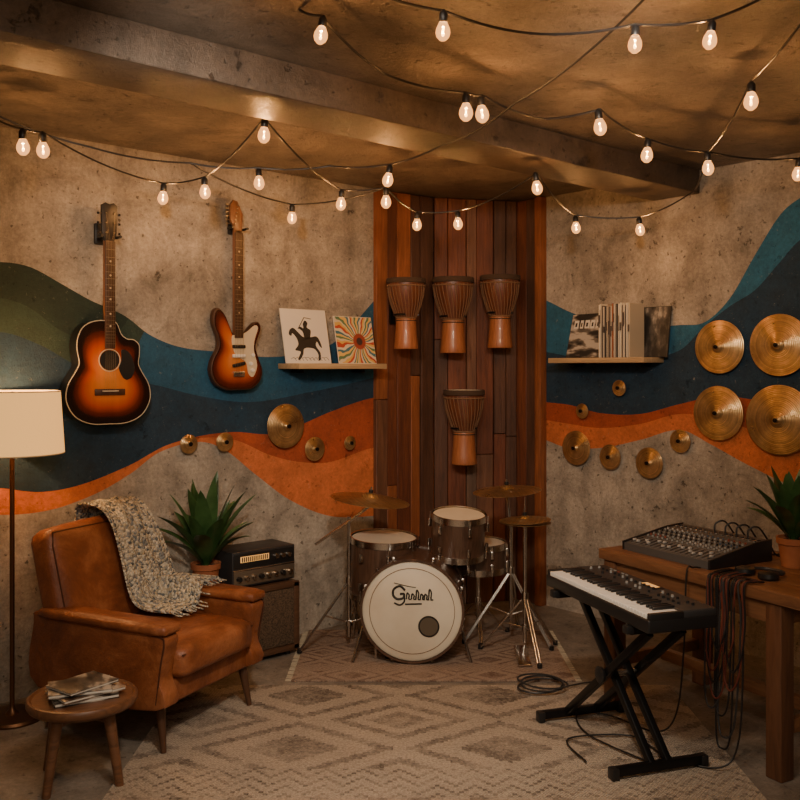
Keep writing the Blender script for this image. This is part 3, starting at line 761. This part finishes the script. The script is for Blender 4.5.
# floor tom (left)
c=loc(384,538,4.98); th=.30; ax=Vector((.03,-.05,1)).normalized(); drum(c-ax*th/2,ax,.178,th,8)
for k in range(3):
    a=R(20+120*k); u=Vector((math.cos(a),math.sin(a),0)); p=c+u*.192; b.tube([p+Vector((0,0,-.12)),p+Vector((0,0,-.30)),Vector((p.x+u.x*.03,p.y+u.y*.03,0.0))],.007,M_chrome,8)
    b.box((p.x,p.y,c.z-.2),(.03,.03,.05),M_chrome)
# snare (right)
c=loc(478,543,5.15); th=.14; drum(c-Vector((0,0,th/2)),(0,-.02,1),.155,th,8)
b.cyl((c.x,c.y,c.z-th-.02),(c.x,c.y,.22),.012,m=M_chrome,n=10)
def tripod(x,y,zt_,spread,zh=.33,rot=0,arms=3):
    b.cyl((x,y,.06),(x,y,zt_),.010,m=M_chrome,n=12)
    b.cyl((x,y,zh-.02),(x,y,zh+.02),.018,m=M_chrome); b.cyl((x,y,.12),(x,y,.15),.018,m=M_chrome)
    for k in range(arms):
        a=R(rot+360*k/arms); u=Vector((math.cos(a),math.sin(a),0)); e=Vector((x,y,.008))+u*spread
        for o in (-.007,.007):
            s_=Vector((-u.y,u.x,0))*o
            b.tube([Vector((x,y,zh))+s_,e+s_],.005,M_chrome,6)
        m_=Vector((x,y,zh)).lerp(e,.5); b.tube([Vector((x,y,.135)),m_],.005,M_chrome,6)
        b.cyl(e-Vector((0,0,.007)),e+Vector((0,0,.015)),.013,m=M_blk,n=10)
tripod(c.x,c.y,.25,.2,.2,30)
for u in (20,140,260):
    a=R(u); b.tube([(c.x,c.y,c.z-th-.04),(c.x+.165*math.cos(a),c.y+.165*math.sin(a),c.z-th-.01),(c.x+.168*math.cos(a),c.y+.168*math.sin(a),c.z-th+.03)],.006,M_chrome,6)
def cym(c,r,tilt):
    q=Matrix.Translation(c)@Matrix.Rotation(R(tilt[0]),4,'X')@Matrix.Rotation(R(tilt[1]),4,'Y'); b.lathe(cymprof(r,.09),M_brass,q,48)
    b.cyl(q@Vector((0,0,-.03)),q@Vector((0,0,r*.19+.03)),.005,m=M_chrome,n=8); b.cyl(q@Vector((0,0,r*.19)),q@Vector((0,0,r*.19+.015)),.012,m=M_blk,n=12)
# left crash with boom
c=loc(370,500,4.9); cym(c,.210,(2,7)); s=loc(349,640,4.95)
tripod(s.x,s.y,.70,.27,.36,200); b.tube([c+Vector((.0,0,-.03)),(s.x-.02,s.y,.66),(s.x-.18,s.y,.55)],.008,M_chrome,8)
# right crash
c=loc(507,491,5.15); cym(c,.190,(2,-4)); s=loc(511,640,5.1)
tripod(s.x,s.y,.62,.27,.38,75); b.tube([c+Vector((0,0,-.03)),(s.x,s.y,.60)],.008,M_chrome,8)
# hi-hat
c=loc(525,520,4.85); cym(c,.135,(0,-3)); q=Matrix.Translation(c-Vector((0,0,.012)))@Matrix.Rotation(math.pi,4,'X'); b.lathe(cymprof(.135,.09),M_brass,q,48)
tripod(c.x,c.y,c.z,.24,.30,40); b.cyl(c,c+Vector((0,0,.12)),.004,m=M_chrome,n=8)
b.box((c.x-.03,c.y-.13,.03),(.07,.2,.012),M_chrome,rot=(12,0,0),bev=.005)
b.box((bc.x+.17,bc.y+.5,.035),(.08,.24,.012),M_chrome,rot=(-12,0,0),bev=.005)
b.done()
# ---------------------------------------------------------------- table with mixer
TM=SM(.89,4.18,0,-60.6); TZ=.69; b=B('wooden_table',TM)
for k in range(4): b.box((.57,.0825+.163*k-.0,TZ-.0225),(1.14,.160,.045),M_table,bev=.004)
LX=.925
for x in (.055,LX):
    for y in (.05,.60): b.box((x,y,(TZ-.045)/2),(.07,.07,TZ-.047),M_tleg,bev=.005)
for y in (.04,.61): b.box((LX/2+.03,y,TZ-.085),(LX-.12,.025,.08),M_table,bev=.003)
for x in (.045,LX+.01): b.box((x,.325,TZ-.085),(.025,.48,.08),M_table,bev=.003); b.box((x,.325,.19),(.035,.48,.05),M_table,bev=.003)
b.box((LX/2+.03,.325,.19),(LX-.09,.035,.05),M_table,bev=.003)
b.done()
b=B('mixing_console',TM@Matrix.Translation((.08,.08,TZ+.0005)))
w,d=.48,.37
pr=[(0,0),(d,0),(d,.085),(d*.72,.078),(0,.032)]
A=Matrix(((0,0,1,0),(1,0,0,0),(0,1,0,0),(0,0,0,1)))
b.prism(pr,0,w,M_mix,.004,M=A)
for x in (-.012,w): b.prism([(y,z+(.006 if z>0 else 0)) for y,z in pr],x,x+.012,M_blk,.003,M=A)
sl=math.atan2(.046,d*.72); z0=.032
kc=[mat('knob_%d'%i,c,rough=.4) for i,c in enumerate([(.26,.26,.25),(.07,.10,.14),(.20,.05,.035),(.20,.19,.16),(.42,.40,.37)])]
for i in range(16):
    x=.022+i*.029
    if i: b.box((x-.0145,.13,z0+math.tan(sl)*.13+.0004),(.001,.25,.001),kc[0],rot=(math.degrees(sl),0,0),bev=0)
    for j in range(8):
        y=.125+j*.0175
        z=z0+math.tan(sl)*y
        b.cyl((x,y,z),(x,y,z+.008),.0045,.0038,kc[(j*2+(i//4)) % 5] if j%3==1 else (M_blk if j%2 else kc[0]),8)
    z=z0+math.tan(sl)*.06; b.box((x,.06,z+.001),(.003,.075,.002),M_blk,rot=(math.degrees(sl),0,0),bev=0)
    yy=.03+random.random()*.06; b.box((x,yy,z0+math.tan(sl)*yy+.006),(.010,.016,.010),kc[4],bev=.002)
    for yq in (.30,.33): b.cyl((x,yq,.080),(x,yq,.086),.008,m=M_chrome if yq<.32 else M_blk,n=10)
for k in range(4):
    x=.22+k*.06; b.tube(catmull([(x,.33,.085),(x,.335,.12),(x+.02,.37,.13),(x+.03,.42,.07),(x+.05,.45,.008),(x+.1,.50,.006)],5),.004,M_blk,6)
b.done()
plant('potted_plant',TM@Matrix.Translation((.69,.43,TZ+.0005)),28,.36,.030,.062,.12,9)
b=B('headphones',TM@Matrix.Translation((.74,.15,TZ+.0005)))
for sx in (-1,1):
    b.lathe([(0,0),(.035,0),(.04,.008),(.038,.024),(.02,.03),(0,.03)],M_blk,Matrix.Translation((sx*.055,0,.0005)),20)
b.tube(catmull([(-.055,0,.02),(-.06,.07,.014),(-.03,.11,.012),(.03,.11,.012),(.06,.07,.014),(.055,0,.02)],6),.007,M_dark,8)
b.done()
def cable(pts,m,r=.0036,n=7,nm=None): cb.tube(catmull(pts,n),r,m,7,M=None)
cb=B('audio_cables',TM)
for k,(m,x,low) in enumerate([(M_red,.64,.34),(M_red,.66,.24),(M_blk,.65,.30),(M_red,.70,.40),(M_blk,.68,.18),(M_dark,.71,.11),(M_blk,.66,.42),(M_red,.73,.29),(M_blk,.74,.36),(M_dark,.64,.20),(M_blk,.69,.06)]):
    e=random.uniform(-.012,.012)
    cable([(x-.02,.14,TZ+.008),(x-.01,.08,TZ+.012),(x,.02,TZ+.01),(x+.004,-.012,TZ-.005),(x+.01+e,-.018,TZ-.12),(x+.012+e,-.03,low+.07),(x+.045,-.035+e,low),(x+.08,-.03,low+.07),(x+.085-e,-.018,TZ-.15),(x+.08,-.012,TZ-.004),(x+.09,.03,TZ+.01),(x+.10,.07,TZ+.008)],m)
cable([(.55,.05,TZ+.01),(.54,.02,TZ+.012),(.535,-.012,TZ-.01),(.53,-.02,.4),(.50,-.03,.12),(.42,-.06,.02),(.2,-.1,.02),(.1,-.2,.02),(.3,-.32,.02),(.62,-.30,.02)],M_blk)
cable([(.80,.05,TZ+.01),(.81,-.012,TZ-.01),(.82,-.02,.4),(.82,-.05,.1),(.78,-.12,.02),(.6,-.2,.02),(.4,-.18,.02),(.3,-.42,.02),(.5,-.5,.02)],M_blk)
cb.done()
cb=B('coiled_cable',SM(.66,4.33,0))
pts=[]
for k in range(90):
    a=k*.2; rr=.095+.02*math.sin(k*.37); pts.append((rr*math.cos(a)*1.25,rr*math.sin(a),.018+.0003*k))
cb.tube(pts,.0045,M_dark,6); cable([pts[-1],(.16,.02,.02),(.26,.08,.01),(.40,.02,.01)],M_dark); cb.done()
# ---------------------------------------------------------------- keyboard on stand
KM=SM(.62,3.95,.0088,-71.8); kl,kd,kz=.77,.285,.568
b=B('electronic_keyboard',KM@Matrix.Translation((0,0,kz)))
b.box((kl/2,kd/2,.024),(kl,kd,.048),M_blk,bev=.006,seg=3)
b.box((kl/2,kd*.74,.056),(kl,kd*.50,.03),M_dark,bev=.008,seg=3)
for x in (.011,kl-.011): b.box((x,kd*.27,.055),(.022,kd*.5,.028),M_blk,bev=.005)
nw=36; ww=(kl-.05)/nw
for i in range(nw):
    x=.025+ww*(i+.5); b.box((x,.077,.055),(ww-.0016,.142,.018),M_white,bev=.0015,seg=1)
for i in range(nw-1):
    if i%7 in (0,1,3,4,5): b.box((.025+ww*(i+1),.103,.068),(ww*.55,.088,.014),M_blk,bev=.0015,seg=1)
for i in range(22):
    x=.06+i*.031
    for j in range(2):
        if random.random()<.7: b.cyl((x,.182+j*.04,.071),(x,.182+j*.04,.080),.006,.0052,kc[0] if random.random()<.3 else M_blk,10)
b.box((kl*.52,.25,.0715),(.09,.028,.002),M_led,bev=0)
b.box((kl*.52,.25,.0712),(.13,.04,.002),M_blkm,bev=0)
for i in range(5): b.box((.1+i*.03,.255,.073),(.016,.008,.004),kc[2] if i==2 else kc[0],bev=.001)
b.done()
b=B('keyboard_stand',KM)
def bar(p,q,t=.026):
    p=Vector(p);q=Vector(q);d=q-p; T=Matrix.Translation((p+q)/2)@d.to_track_quat('Z','Y').to_matrix().to_4x4()
    b.box((0,0,0),(t,t*1.2,d.length),M_blkm,bev=.004,M=T)
xa,xb=.02,.60
for y in (.09,.23): bar((xa,y,.03),(xb+.04,y,kz-.035))
for y in (.125,.195): bar((xb,y,.03),(xa+.06,y,kz-.035))
b.cyl((.33,.07,.285),(.33,.25,.285),.014,m=M_chrome)
b.lathe([(0,0),(.03,0),(.034,.012),(.02,.02),(0,.02)],M_blk,Matrix.Translation((.33,.075,.285))@Matrix.Rotation(math.pi/2,4,'X'),20)
for x in (xa,xb): bar((x,-.03,.028),(x,.34,.028),.028)
for x in (xa,xb):
    for y in (-.035,.345): b.box((x,y,.022),(.04,.03,.044),M_blk,bev=.006)
for x in (xa+.06,xb+.04): bar((x,.0,kz-.018),(x,.29,kz-.018),.028); b.box((x,.0,kz-.016),(.034,.03,.03),M_blk); b.box((x,.29,kz-.016),(.034,.03,.03),M_blk)
b.done()
# ---------------------------------------------------------------- added fill lights, out of view above and behind the viewpoint
def fill_spot(name,x,y,z,en,tgt,spot=70,col=(1,.85,.67),size=.08):
    p=S(x,y,z); t=Vector(tgt); d=(t-p).normalized()
    b=B('fill_spot_housing',Matrix.Translation(p)@(-d).to_track_quat('Z','Y').to_matrix().to_4x4())  # made-up can housing to go with each added fill spot
    b.lathe([(.05,.02),(.055,.02),(.055,.15),(.03,.17),(0,.17)],M_blk,None,24); o=b.done()
    light(name,'SPOT',p,en,col,size,t,spot,1.0)
fill_spot('fill_spot_a',-.6,2.0,2.36,120,LW.pt(280,290),60)  # added unseen spot, washes the left wall
fill_spot('fill_spot_b',.5,2.0,2.36,108,RW.pt(600,290),56)  # added unseen spot, washes the right wall
fill_spot('fill_spot_c',.0,1.7,2.36,160,S(.05,4.3,.2),64)  # added unseen spot, brightens the floor before the drums
p=S(.0,1.6,2.5)
light('overhead_fill','AREA',p,34,(1,.80,.60),1.2,p-Vector((0,0,1)))  # soft fill added overhead to brighten the room, no fitting there
p=S(.0,-.6,2.3)
light('rear_fill','AREA',p,28,(1,.80,.60),1.0,S(0,4.5,.4))  # fill added behind the camera, no lamp stands there
w=bpy.data.worlds.new('world'); bpy.context.scene.world=w; w.use_nodes=True
w.node_tree.nodes['Background'].inputs[0].default_value=(.5,.35,.22,1); w.node_tree.nodes['Background'].inputs[1].default_value=.15
cam=bpy.data.cameras.new('camera'); co=bpy.data.objects.new('camera',cam); bpy.context.collection.objects.link(co)
co.location=CAM; co.rotation_euler=(math.pi/2,0,-TH); cam.sensor_width=36; cam.lens=36*F/800; cam.shift_y=-.04; cam.clip_start=.05
bpy.context.scene.camera=co
